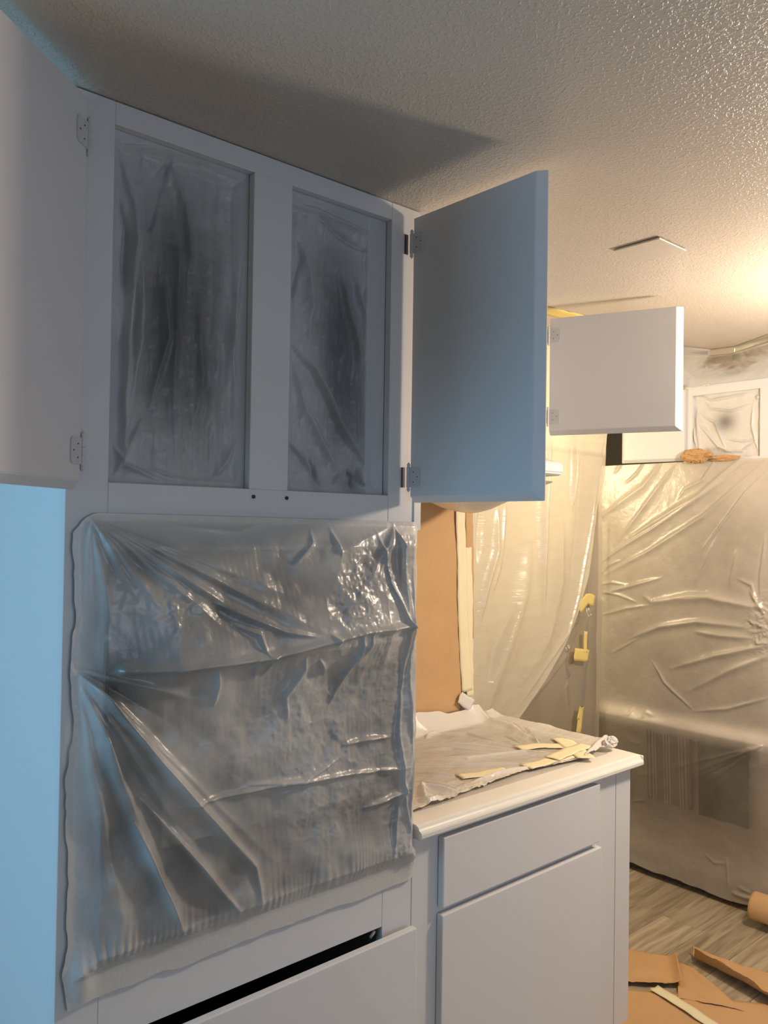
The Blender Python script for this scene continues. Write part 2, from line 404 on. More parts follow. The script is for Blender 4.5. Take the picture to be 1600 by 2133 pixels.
for z in (1.66, 2.425, .74, .12):
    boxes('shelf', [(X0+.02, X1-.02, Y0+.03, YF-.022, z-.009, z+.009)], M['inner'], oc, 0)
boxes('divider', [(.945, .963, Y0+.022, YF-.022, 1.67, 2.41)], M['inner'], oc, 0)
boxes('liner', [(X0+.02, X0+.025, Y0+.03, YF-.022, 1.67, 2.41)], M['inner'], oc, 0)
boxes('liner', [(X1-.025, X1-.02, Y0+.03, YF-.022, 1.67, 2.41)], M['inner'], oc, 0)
boxes('edge_strip', [(X1-.012, X1+.012, Y0-.003, Y0+.02, 1.655, 1.735)], M['white'], oc, .001)
make_door(oc, (1.345, 1.432), 1.722, 2.408, .388, (0, -1), (-1, 0), M['panel'], hz=(1.783, 2.347))
a = math.radians(-140)
make_door(oc, (.552, 1.440), 1.722, 2.420, .388, (math.cos(a), math.sin(a)), (-math.sin(a), math.cos(a)), M['panel'], hz=(1.79, 2.352))
for hx, hy in ((1.345, 1.449), ):
    for zc in (1.783, 2.347):
        boxes('frame_leaf', [(hx-.013, hx-.003, hy-.002, hy+.0005, zc-.024, zc+.024)], M['hinge_dark'], oc, .0004)
for x in (.905+.012, 1.0):
    tube('bumper', [(x, Y0-.003, 1.722), (x, Y0+.001, 1.722)], .004, M['hinge_dark'], oc, 8)
boxes('drawer_front', [(.59, 1.372, 1.414, 1.433, .32, .708)], M['panel'], oc, .0025, 2)
boxes('drawer_back', [(.62, 1.28, 1.9, 1.91, .40, .70)], M['black'], oc, 0)
boxes('drawer_floor', [(.62, 1.28, 1.475, 1.9, .40, .41)], M['black'], oc, 0)
tube('drawer_latch', [(1.279, 1.462, .712), (1.265, 1.462, .700)], .004, M['hinge'], oc, 8)

# ------------------------------------------------------------------ wall oven behind the film
wo = empty('wall_oven', (.97, 1.72, .90), 'built-in wall oven hidden behind the large wrinkled plastic sheet', 'oven')
boxes('oven_body', [(ov[0]+.006, ov[1]-.006, 1.478, 1.98, ov[2]+.006, ov[3]-.006)], M['dark'], wo, .002)
boxes('control_panel', [(ov[0]-.012, ov[1]+.012, 1.4405, 1.4495, 1.46, ov[3]+.012)], M['oven_black'], wo, .003)
dr_ = boxes('oven_door', [(ov[0]-.012, ov[1]+.012, 1.4385, 1.4495, .97, 1.45)], M['oven_black'], wo, .004)
boxes('window_pane', [(ov[0]+.10, ov[1]-.06, 1.4365, 1.439, 1.05, 1.33)], M['oven_grey'], dr_, .001)
tube('handle', [(ov[0]+.03, 1.414, 1.395), (ov[1]-.03, 1.414, 1.395)], .008, M['steel'], dr_)
boxes('lower_trim', [(ov[0]-.012, ov[1]+.012, 1.4405, 1.4495, ov[2]-.012, .96)], M['dark'], wo, .002)

# ------------------------------------------------------------------ films
def pxl(points, ax, val, o, du, dv):
    """photo measurements to metric sheet coordinates"""
    out = []
    for x, y in points:
        p = at(x, y, ax, val)-o; out.append((float(p@du), float(p@dv)))
    return out

def blob(A, B, c, s, rot=0, e=2):
    x, y = A-c[0], B-c[1]
    if rot: x, y = x*math.cos(rot)+y*math.sin(rot), -x*math.sin(rot)+y*math.cos(rot)
    return np.exp(-(np.abs(x/s[0])**e+np.abs(y/s[1])**e))

# --- big film over the wall oven
def oven_film():
    nu, nv = 400, 410
    x0, x1, z0, z1 = .545, 1.392, .812, 1.682
    u = np.linspace(0, x1-x0, nu); v = np.linspace(0, z1-z0, nv); A, B = np.meshgrid(u, v, indexing='ij')
    o = np.array([x0, 1.43, z0]); du = np.array([1, 0, 0.]); dv = np.array([0, 0, 1.])
    Q = lambda pts: pxl(pts, 1, 1.42, o, du, dv)
    zx = lambda pts: Q([(100+p[0]*.53125, 1000+p[1]*.53125) for p in pts])
    C = []
    # fan from the pinch at the left, under the handle line
    for e, w, h in (((820, 1540), .020, .017), ((700, 1650), .012, .008), ((540, 1800), .018, .015), ((380, 1500), .014, .009), ((260, 1700), .012, .006), ((600, 865), .010, .010), ((470, 1080), .009, .007), ((900, 1500), .010, .006), ((330, 1900), .010, .005), ((500, 960), .009, -.005)):
        C.append((zx([(118, 745), e]), w, h, 'fan'))
    C.append((zx([(118, 730), (430, 1100), (820, 1520), (850, 1690)]), .009, .010, 'mid'))
    C.append((zx([(330, 1330), (450, 1590), (540, 1790)]), .008, .012, 'mid'))
    C.append((zx([(360, 1240), (620, 1540), (760, 1700)]), .008, .012, 'mid'))
    # fan from the top left pinch
    for e, w, h in (((850, 600), .012, .012), ((1100, 620), .014, .010), ((720, 620), .009, .007), ((430, 500), .010, .012), ((250, 560), .010, .008), ((160, 540), .008, .008), ((350, 470), .008, .010), ((1000, 480), .012, .006), ((760, 160), .007, .006), ((600, 380), .010, -.006)):
        C.append((zx([(185, 150), e]), w, h, 'fan'))
    C.append((zx([(640, 480), (900, 590), (1040, 612)]), .006, .007, 'mid'))
    C.append((zx([(700, 560), (800, 600), (830, 690)]), .005, .007, 'mid'))
    # top right corner fan
    for e, w, h in (((1200, 480), .012, .008), ((1270, 420), .008, .008), ((1390, 560), .010, .010), ((1330, 330), .008, .010), ((1440, 700), .008, .008), ((1100, 300), .012, .006), ((1420, 950), .009, .009)):
        C.append((zx([(1380, 165), e]), w, h, 'fan'))
    for p in ([(1300, 170), (1330, 400), (1400, 560), (1400, 820)], [(1440, 350), (1420, 700), (1440, 1100)], [(1400, 780), (1380, 1000), (1430, 1400)], [(1450, 600), (1465, 900), (1420, 1450)], [(1360, 1480), (1380, 1300), (1430, 1150)],
              [(1190, 590), (1195, 680), (1150, 800), (1110, 890)], [(1230, 590), (1225, 640), (1180, 740)], [(640, 740), (650, 800), (648, 880)], [(830, 680), (850, 700), (830, 760)], [(980, 690), (990, 740), (930, 850), (940, 930)], [(1040, 700), (1080, 760)], [(780, 700), (800, 770)],
              [(520, 1290), (860, 1210), (1200, 1150), (1430, 1130)], [(1250, 1290), (1330, 1260), (1430, 1215)], [(1170, 1040), (1260, 1020), (1350, 1010)], [(800, 1200), (1000, 1180), (1150, 1090)],
              [(1070, 600), (1100, 640)], [(1050, 160), (1040, 240), (960, 330)], [(1120, 150), (1140, 300)], [(900, 150), (760, 200), (500, 175)]):
        C.append((zx(p), .0055, .0075, 'mid'))
    C.append((zx([(290, 745), (480, 735), (830, 690), (1200, 590), (1400, 570)]), .008, .012, 'flat'))
    H = crease_field(A, B, C)
    # film pushed out by the handle bar: a tent above and below its line
    hz = (1.392-z0)+(.012)*(A/(x1-x0)); t = B-hz
    span = np.clip((A-.03)/.15, 0, 1)*np.clip((x1-x0-.02-A)/.12, 0, 1)
    H += .030*span*np.where(t > 0, np.exp(-(t/.16)**1.3), np.exp(-(np.abs(t)/.05)**1.2))
    # crumpled patch, general fine crinkles
    n1 = noise2(nu, nv, 17, 17, 4, 5, .5); n2 = noise2(nu, nv, 9, 9, 3, 6); n3 = noise2(nu, nv, 22, 60, 3, 9)
    c1 = zx([(1200, 450)])[0]; cr = blob(A, B, c1, (.07, .10))+.5*blob(A, B, zx([(420, 500)])[0], (.08, .05))+.7*blob(A, B, zx([(1400, 200)])[0], (.06, .05))+.8*blob(A, B, zx([(1400, 1480)])[0], (.05, .05))+.6*blob(A, B, zx([(160, 150)])[0], (.05, .05))
    cr += .45*blob(A, B, zx([(1100, 900)])[0], (.20, .16))+.35*blob(A, B, zx([(1150, 1250)])[0], (.16, .12))
    H = H*1.45+cr*.007*(1-2.6*np.abs(n1))+.0014*n1+.010*n2
    H += .0022*n3*blob(A, B, zx([(1380, 800)])[0], (.08, .6))
    # gathered pleats along the lower taped edge
    low = .052+.010*np.sin(A*9)
    pl_ = np.abs(np.sin(A*210+6*noise2(nu, nv, 8, 2, 2, 21)+B*20)); dl = np.clip((B-low)/.085, 0, 1)
    H += .0055*pl_**2*np.where(B > low, np.exp(-dl*3.2), 0)*(.35+.65*(noise2(nu, nv, 12, 1, 2, 23) > -.1))
    # pressed flat along taped margins
    em = np.minimum.reduce([np.clip((A-.012)/.045, 0, 1), np.clip((x1-x0-A)/.035, 0, 1), np.clip((B-.045)/.03, 0, 1), np.clip((z1-z0-B-.012)/.05, 0, 1)])
    H = H*(.06+.94*em)
    # corner folds
    H += .010*blob(A, B, (.03, .045), (.02, .045))+.012*blob(A, B, (x1-x0-.01, .06), (.03, .03))
    P = np.zeros((nu, nv, 3))
    # wavy outline, rounded top-left corner
    r = .045
    P[..., 0] = x0+A+.003*noise2(nu, nv, 3, 14, 3, 31)*(np.clip(1-A/.06, 0, 1)+np.clip(1-(x1-x0-A)/.06, 0, 1))*3
    P[..., 2] = z0+B+.003*noise2(nu, nv, 14, 3, 3, 32)*np.clip(1-B/.06, 0, 1)*2
    cx = np.clip(1-A/r, 0, 1); cz = np.clip(1-(z1-z0-B)/r, 0, 1)
    P[..., 0] += r*cz**2*cx*.32; P[..., 2] -= r*cx**2*cz*.32+.010*cx*0
    P[..., 2] += -.006*np.clip(A/(x1-x0), 0, 1)*np.clip(B/(z1-z0)-.9, 0, 1)*10
    # wraps back round the right-hand edge of the cabinet
    wr = np.clip((A-(x1-x0-.03))/.03, 0, 1)
    P[..., 1] = 1.4475-np.maximum(H, -.008)-.005-.012*em+.012*wr**2
    P[..., 1] -= 0
    # opacity: heavy overspray at margins, more see-through in set patches of the middle
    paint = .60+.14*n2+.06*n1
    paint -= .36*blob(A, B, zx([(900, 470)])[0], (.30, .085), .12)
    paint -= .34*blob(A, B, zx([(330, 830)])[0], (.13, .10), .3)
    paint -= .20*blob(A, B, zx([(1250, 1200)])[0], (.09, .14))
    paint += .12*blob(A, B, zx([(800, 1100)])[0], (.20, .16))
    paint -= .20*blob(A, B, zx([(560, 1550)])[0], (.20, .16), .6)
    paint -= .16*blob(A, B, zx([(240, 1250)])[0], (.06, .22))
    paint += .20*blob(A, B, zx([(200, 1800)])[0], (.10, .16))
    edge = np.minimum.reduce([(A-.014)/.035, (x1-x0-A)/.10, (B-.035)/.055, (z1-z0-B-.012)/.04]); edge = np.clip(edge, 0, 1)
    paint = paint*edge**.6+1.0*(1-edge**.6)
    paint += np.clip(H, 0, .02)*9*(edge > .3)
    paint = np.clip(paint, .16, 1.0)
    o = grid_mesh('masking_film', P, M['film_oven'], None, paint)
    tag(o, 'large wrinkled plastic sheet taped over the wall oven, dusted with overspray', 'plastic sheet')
oven_film()

# --- films in the two upper openings
def opening_film(U, label, which):
    nu, nv = 170, 330
    x0, x1, z0, z1 = U[0]-.022, U[1]+.030, U[2]-.015, U[3]+.022; w, h = x1-x0, z1-z0
    u = np.linspace(0, w, nu); v = np.linspace(0, h, nv); A, B = np.meshgrid(u, v, indexing='ij')
    o = np.array([x0, 1.48, z0]); du = np.array([1, 0, 0.]); dv = np.array([0, 0, 1.])
    z1s = .5625
    zq = lambda pts: pxl([(p[0]*z1s, p[1]*z1s) for p in pts], 1, 1.485, o, du, dv)
    C = []
    if which == 0:
        for p, ww, hh in (([(430, 540), (620, 555), (900, 640)], .006, .010), ([(500, 560), (760, 620), (915, 690)], .006, -.006), ([(630, 600), (580, 700), (560, 850)], .010, -.016), ([(640, 610), (690, 760), (700, 1000)], .010, .010),
                          ([(440, 560), (490, 750), (500, 900), (470, 1150), (450, 1700)], .010, .016), ([(430, 700), (470, 860), (455, 1100)], .007, -.010), ([(530, 850), (520, 1250), (480, 1500), (420, 1760)], .012, .008), ([(610, 1050), (620, 1250), (560, 1500)], .010, .008),
                          ([(660, 900), (650, 1200), (640, 1500)], .012, .006), ([(915, 780), (880, 1000), (850, 1250), (870, 1500)], .012, .014), ([(905, 1250), (890, 1400), (910, 1600)], .008, -.012), ([(420, 1760), (470, 1640), (520, 1560)], .007, .010), ([(410, 1640), (450, 1720), (600, 1790), (780, 1780)], .007, .010),
                          ([(560, 1740), (700, 1790), (880, 1790)], .007, .009), ([(870, 1640), (820, 1720), (780, 1780)], .010, .008), ([(720, 1100), (750, 1400), (700, 1600)], .012, .005)):
            C.append((zq(p), ww, hh, 'mid'))
    else:
        ze = lambda pts: pxl([(560+p[0]*.3376, 380+p[1]*.3376) for p in pts], 1, 1.485, o, du, dv)
        for p, ww, hh in (([(140, 130), (300, 180), (460, 260), (620, 330)], .008, .010), ([(140, 90), (330, 160), (560, 230)], .006, .008), ([(300, 200), (480, 350), (620, 430)], .008, -.008), ([(420, 500), (480, 720), (520, 900), (560, 1200)], .010, .010), ([(520, 540), (600, 800), (620, 900)], .007, .008),
                          ([(130, 1020), (260, 1150), (360, 1350), (480, 1600), (600, 1760)], .008, .018), ([(150, 1150), (210, 1400), (330, 1600), (420, 1800)], .012, .010), ([(125, 1600), (200, 1700), (260, 1820)], .006, .012), ([(200, 1650), (270, 1760), (310, 1880)], .009, -.012), ([(480, 1780), (510, 1820), (500, 1900)], .006, -.016),
                          ([(430, 1800), (400, 1850), (380, 1900)], .008, .010), ([(540, 1760), (560, 1850), (600, 1890)], .008, .010), ([(180, 300), (200, 450), (150, 700)], .010, -.012), ([(220, 350), (260, 700), (240, 1000)], .012, .007)):
            C.append((ze(p), ww, hh, 'mid'))
    C = [(c[0], c[1]*.75, c[2]*1.15, c[3]) for c in C]
    H = crease_field(A, B, C)
    n1 = noise2(nu, nv, 12, 26, 4, 41+which, .6); n2 = noise2(nu, nv, 3, 6, 3, 43+which); n3 = noise2(nu, nv, 22, 4, 3, 47+which)
    H += .0022*n1+.010*n2+.0035*n3
    em = np.minimum.reduce([(A-.02)/.03, (w-.03-A)/.03, (B-.014)/.03, (h-.02-B)/.03]); em = np.clip(em, 0, 1)
    H *= .25+.75*em
    if which == 1:
        st = np.clip((A-(w-.080))/.003, 0, 1); H = H*(1-st)+.004*st
    P = np.zeros((nu, nv, 3)); P[..., 0] = x0+A; P[..., 2] = z0+B; P[..., 1] = 1.4715+.016*em-np.clip(H*1.7, -.014, .034)*em*.9
    # draws back from the frame at the corners
    paint = .93+.05*n2
    if which == 0:
        ctr = zq([(680, 1190)])[0]
        paint -= .70*blob(A, B, ctr, (.098, .245), .03, 3)
        paint += .22*n3*blob(A, B, ctr, (.13, .28))
    else:
        ctr = ze([(470, 1180)])[0]
        paint -= .58*blob(A, B, ctr, (.080, .20), .12, 2.6)+.30*blob(A, B, ze([(420, 650)])[0], (.06, .14))+.25*blob(A, B, ze([(500, 1850)])[0], (.03, .03))+.25*blob(A, B, ze([(280, 1850)])[0], (.02, .035))
        paint = np.where(A > w-.080, .96, paint)
    o = grid_mesh('cabinet_film', P, M['film_cab'], None, np.clip(paint, .12, .97))
    tag(o, label, 'plastic sheet')
opening_film(U1, 'wrinkled plastic film masking the left upper cabinet opening, dark in its middle', 0)
opening_film(U2, 'plastic film with a long diagonal fold masking the right upper cabinet opening', 1)

# ------------------------------------------------------------------ base cabinet and countertop
bc = empty('base_cabinet', (1.87, 1.76, 0), 'white painted base cabinet with one drawer above a door, under the countertop', 'cabinet')
BX1 = 2.352
boxes('face_frame', [(X1+.001, 1.52, Y0, Y0+.02, .1, .905), (2.14, 2.267, Y0, Y0+.02, .1, .905), (2.2695, BX1-.001, Y0, Y0+.02, .1, .905), (1.52, 2.14, Y0, Y0+.02, .862, .905), (1.52, 2.14, Y0, Y0+.02, .675, .735), (1.52, 2.14, Y0, Y0+.02, .1, .15)], M['white'], bc, .001)
boxes('end_panel', [(BX1-.018, BX1, Y0+.019, YF-.003, 0, .905)], M['panel'], bc, .001)
boxes('end_panel', [(X1+.002, X1+.018, Y0+.021, YF-.003, 0, .905)], M['panel'], bc, .001)
boxes('toe_kick', [(X1+.002, BX1-.02, Y0+.06, Y0+.075, 0, .1)], M['black'], bc, 0)
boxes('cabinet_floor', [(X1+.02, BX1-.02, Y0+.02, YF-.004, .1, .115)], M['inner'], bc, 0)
boxes('drawer_front', [(1.475, 2.152, 1.429, 1.449, .717, .892)], M['panel'], bc, .003, 2)
boxes('door', [(1.473, 2.163, 1.429, 1.449, .13, .700)], M['panel'], bc, .003, 2)
ct = empty('countertop', (1.88, 1.74, .907), 'countertop with a freshly painted white rounded front edge beside the oven cabinet', 'countertop')
CT = .942
yb, yf = YF-.003, 1.417
prof = [(yb, .907), (yf+.012, .907), (yf+.003, .910), (yf, .914), (yf, .922), (yf+.002, .926), (yf+.008, .929), (yf+.011, .933), (yf+.014, .938), (yf+.022, .9415), (yf+.035, CT), (yb, CT)]
prism('counter_slab', prof, 0, X1+.002, 2.375, M['counter'], ct, 0)
boxes('end_edge', [(2.3752, 2.386, yf+.006, yb, .9075, .9395)], M['counter'], ct, .004, 3)
boxes('laminate_top', [(X1+.004, 2.30, 1.50, yb-.002, CT, CT+.0015)], M['laminate'], ct, 0)

# --- film lying on the counter
def counter_film():
    nu, nv = 330, 230
    fr_ = [(868, 1690), (930, 1668), (966, 1654), (1095, 1608), (1214, 1584), (1262, 1562)]
    Fp = [at(x, y, 2, CT+.004)[:2] for x, y in fr_]; Fx = [p[0] for p in Fp]; Fy = [p[1] for p in Fp]
    x = np.linspace(1.388, 2.37, nu); yf_ = np.interp(x, Fx, Fy)
    s = np.linspace(0, 1, nv); X, S = np.meshgrid(x, s, indexing='ij'); YFr = yf_[:, None]
    yb_ = 2.052-.0*x; Y = YFr+(yb_[:, None]-YFr)*S
    n1 = noise2(nu, nv, 24, 18, 4, 61, .6); n2 = noise2(nu, nv, 5, 5, 3, 62)
    Q = lambda pts: [tuple(at(850+p[0]*.30625, 1400+p[1]*.30625, 2, CT+.006)[:2]) for p in pts]
    C = []
    for p, w, h in (([(60, 425), (400, 430), (730, 510)], .010, .010), ([(60, 500), (300, 505), (740, 535)], .009, .012), ([(60, 540), (300, 530), (620, 560)], .006, .009), ([(60, 590), (400, 600), (800, 545), (1050, 565)], .009, .011), ([(60, 640), (400, 640), (760, 620)], .007, .009), ([(60, 690), (330, 715)], .008, .010), ([(60, 750), (360, 805)], .008, .010),
                    ([(120, 460), (150, 440), (210, 425)], .008, .014), ([(400, 300), (700, 390), (900, 500)], .020, .018), ([(800, 400), (850, 450), (890, 500)], .009, .014), ([(660, 440), (790, 500)], .007, .009), ([(520, 270), (900, 350), (1250, 460)], .014, .014), ([(840, 360), (1060, 420)], .010, .012),
                    ([(60, 800), (120, 790), (350, 830)], .010, .014), ([(90, 780), (130, 900)], .010, .016), ([(60, 880), (150, 900), (240, 850)], .009, .014), ([(430, 760), (620, 700), (850, 650)], .008, .010), ([(1200, 590), (1290, 530), (1390, 470)], .014, .022)):
        C.append((Q(p), w, h, 'mid'))
    H = crease_field(X, Y, C)
    fe = np.exp(-S/.10)
    H += .0016*(1+n1)+.003*(1+n2)+fe*.004*(1-2*np.abs(n1))
    # rides up the wall and up along the right-hand end
    H += .050*np.clip((S-.90)/.10, 0, 1)**1.5*(1+.5*n2)*np.clip((2.36-X)/.1, .25, 1)
    H += .016*np.clip((X-2.25)/.12, 0, 1)
    P = np.stack([X+.004*n1*(S < .04), Y+.004*n1*(S < .04), CT+.0028+np.clip(H, 0, .08)], -1)
    paint = .64+.12*n2+.30*fe+.5*np.clip((S-.86)/.14, 0, 1)+np.clip(H-.006, 0, .02)*14
    o = grid_mesh('counter_film', P, M['film_counter'], None, np.clip(paint, .2, .95))
    tag(o, 'crumpled clear plastic film taped across the countertop', 'plastic sheet')
counter_film()
# crumpled knot of film at the corner of the counter
def wad(name, c, r, m, label, cat, seed, squash=(1, 1, 1), paint=.8, nu=60, nv=40, amp=.5):
    th = np.linspace(0, 2*math.pi, nu); ph = np.linspace(.02, math.pi-.02, nv); T, Pp = np.meshgrid(th, ph, indexing='ij')
    n = noise2(nu, nv, 6, 5, 4, seed, .65); k = np.clip(np.minimum(T, 2*math.pi-T)/.8, 0, 1); n = n*k
    R_ = r*(1+amp*(1-2.4*np.abs(n)))
    P = np.stack([c[0]+R_*squash[0]*np.sin(Pp)*np.cos(T), c[1]+R_*squash[1]*np.sin(Pp)*np.sin(T), c[2]+R_*squash[2]*np.cos(Pp)], -1)
    o = grid_mesh(name, P, m, None, np.full((nu, nv), paint)); 
    for p in o.data.polygons: p.use_smooth = False
    return tag(o, label, cat)
pk = at(1268, 1548, 2, CT+.02)
pk = at(1272, 1546, 2, CT+.030)
wad('film_knot', (pk[0], pk[1], CT+.030), .015, M['tape_white'], 'small crumpled knot of white plastic at the corner of the countertop', 'plastic scrap', 71, (1.5, .9, .9), .85)

# tape pieces on the counter
def strip(name, pts, width, m, label, z=None, ax=2, val=None, lift=.0012, cat='tape', seed=1, thick=.0006, group=None, rag=.0015):
    """a torn strip of tape following points on a plane"""
    P3 = [Vector(at(x, y, ax, val)) for x, y in pts]
    nrm = Vector((0, 0, 1)) if ax == 2 else (Vector((0, -1, 0)) if ax == 1 else Vector((-1, 0, 0)))
    if ax == 2 and val > 2: nrm = Vector((0, 0, -1))
    L = [0]
    for a, b in zip(P3, P3[1:]): L.append(L[-1]+(b-a).length)
    n = max(8, int(L[-1]/.012)); m_ = 5; G = np.zeros((n, m_, 3)); r = np.random.default_rng(seed)
    w1 = np.cumsum(r.normal(0, .0006, n)); w2 = np.cumsum(r.normal(0, .0006, n)); w1 -= w1.mean(); w2 -= w2.mean()
    for i in range(n):
        t = L[-1]*i/(n-1); k = max(j for j in range(len(L)) if L[j] <= t+1e-9); k = min(k, len(P3)-2)
        f = (t-L[k])/(L[k+1]-L[k]); p = P3[k].lerp(P3[k+1], f); d = (P3[k+1]-P3[k]).normalized(); s = nrm.cross(d)
        for j in range(m_):
            q = (j/(m_-1)-.5); off = width*q+(w1[i] if q < 0 else w2[i])*abs(q)*2
            e = d*(r.normal(0, rag) if i in (0, n-1) else 0)
            G[i, j] = p+s*off+e+nrm*(lift+.0012*math.sin(i*.9+seed)*abs(q)*(1.5))
    o = grid_mesh(name, G, m, None, None, True, thick)
    return tag(o, label, cat, group)
CF = CT+.0115
strip('masking_tape', [(1078, 1558), (1130, 1553), (1195, 1556)], .055, M['tape'], 'cream tape strip lying along the middle of the counter film', ax=2, val=CF, seed=3)
strip('masking_tape', [(1165, 1537), (1198, 1560), (1222, 1580)], .060, M['tape'], 'short cream tape patch crossing others near the counter corner', ax=2, val=CF+.0016, seed=4)
strip('masking_tape', [(1150, 1580), (1190, 1563), (1222, 1552)], .055, M['tape'], 'cream tape patch topmost of the overlapping strips near the counter corner', ax=2, val=CF+.0032, seed=5)
strip('masking_tape', [(1095, 1598), (1150, 1583), (1212, 1570)], .050, M['tape'], 'cream tape strip along the front edge of the film near the corner', ax=2, val=CF-.0008, seed=6)
strip('masking_tape', [(958, 1619), (1000, 1613), (1054, 1602)], .045, M['tape'], 'torn pale yellow tape strip on the front middle of the counter film', ax=2, val=CF, seed=7)

# ------------------------------------------------------------------ masked wall behind the counter
def wavy_sheet(name, x0, x1, z0, z1, y, m, label, cat, seed, nu=60, nv=90, amp=.004, wave=.008, side=1, paint=None, bow=None):
    u = np.linspace(0, 1, nu); v = np.linspace(0, 1, nv); A, B = np.meshgrid(u, v, indexing='ij')
    n = noise2(nu, nv, 4, 6, 4, seed); e = noise2(nu, nv, 2, 7, 3, seed+1)
    X = x0+(x1-x0)*A+wave*e*A*side
    P = np.stack([X, y-amp*(1+n), z0+(z1-z0)*B], -1)
    o = grid_mesh(name, P, m, None, paint, True, .0006 if paint is None else None)
    return tag(o, label, cat)
wavy_sheet('kraft_sheet', 1.40, 2.213, .99, 1.83, YF-.002, M['kraft'], 'brown kraft paper taped on the wall behind the counter', 'paper sheet', 81, amp=.006)
strip('masking_tape', [(958, 1045), (962, 1180), (966, 1320), (973, 1440)], .052, M['tape'], 'long cream tape strip down the right edge of the wall paper', ax=1, val=YF-.012, seed=11, rag=.001)
strip('masking_tape', [(976, 1140), (977, 1250), (979, 1452)], .036, M['tape'], 'narrow cream tape strip right beside the long one on the wall', ax=1, val=YF-.010, seed=12)
strip('kraft_strip', [(978, 1045), (978, 1150), (980, 1330)], .040, M['kraft'], 'narrow brown paper strip at the end of the wall', ax=1, val=YF-.006, cat='paper sheet', seed=13, lift=.0)
strip('white_tape', [(957, 1452), (983, 1470)], .045, M['tape_white'], 'white oversprayed tape at the foot of the wall paper', ax=1, val=YF-.02, seed=14)

# ------------------------------------------------------------------ hood, hood cabinet with its open door
hc = empty('hood_cabinet', (1.9, 1.9, 1.97), 'short white cabinet above the range hood with its door swung open', 'cabinet')
HY = 1.765
boxes('carcass', [(1.43, 2.288, HY+.021, YF-.003, 1.972, CE-.003)], M['white'], hc, .0015)
boxes('face_frame', [(1.43, 1.50, HY, HY+.02, 1.968, CE-.002), (2.235, 2.292, HY, HY+.02, 1.968, CE-.002), (1.50, 2.235, HY, HY+.02, 2.385, CE-.002), (1.50, 2.235, HY, HY+.02, 1.968, 2.01)], M['white'], hc, .0012)
dd = Vector((2.469-2.303, 1.352-1.752)).normalized()
make_door(hc, (2.303, 1.752), 1.988, 2.394, .437, dd, (dd[1], -dd[0]), M['panel'], hz=(2.052, 2.335), leaf=(.036, .048))
for zc in (2.052, 2.335):
    boxes('frame_leaf', [(2.276, 2.297, HY-.004, HY-.0005, zc-.024, zc+.024)], M['hinge_dark'], hc, .0004)
rh = empty('range_hood', (1.87, 1.88, 1.83), 'white covered range hood over the masked counter', 'range hood')
prism('hood_shell', [(YF-.003, 1.838), (1.675, 1.842), (1.664, 1.85), (1.662, 1.875), (1.672, 1.887), (1.70, 1.893), (1.735, 1.905), (1.77, 1.94), (1.80, 1.964), (YF-.003, 1.966)], 0, 1.45, 2.268, M['white'], rh, .004)
boxes('filter', [(1.55, 2.15, 1.75, 2.0, 1.832, 1.837)], M['steel'], rh, .001)
def hood_film():
    nu, nv = 120, 60; u = np.linspace(0, 1, nu); v = np.linspace(0, 1, nv); A, B = np.meshgrid(u, v, indexing='ij')
    n = noise2(nu, nv, 8, 5, 4, 91)
    X = 1.42+(2.262-1.42)*A; Y = 1.70+(2.055-1.70)*B
    sag = .125*np.sin(math.pi*np.clip(B, 0, 1))**.7*(.7+.3*np.sin(A*9+1))*np.sin(math.pi*np.clip(A*.93+.05, 0, 1))**.35
    o = grid_mesh('hood_film', np.stack([X, Y, 1.829-sag-.005*(1+n)], -1), M['film_white'], None, np.full((nu, nv), .85))
    tag(o, 'milky plastic film sagging under the range hood', 'plastic sheet')
hood_film()

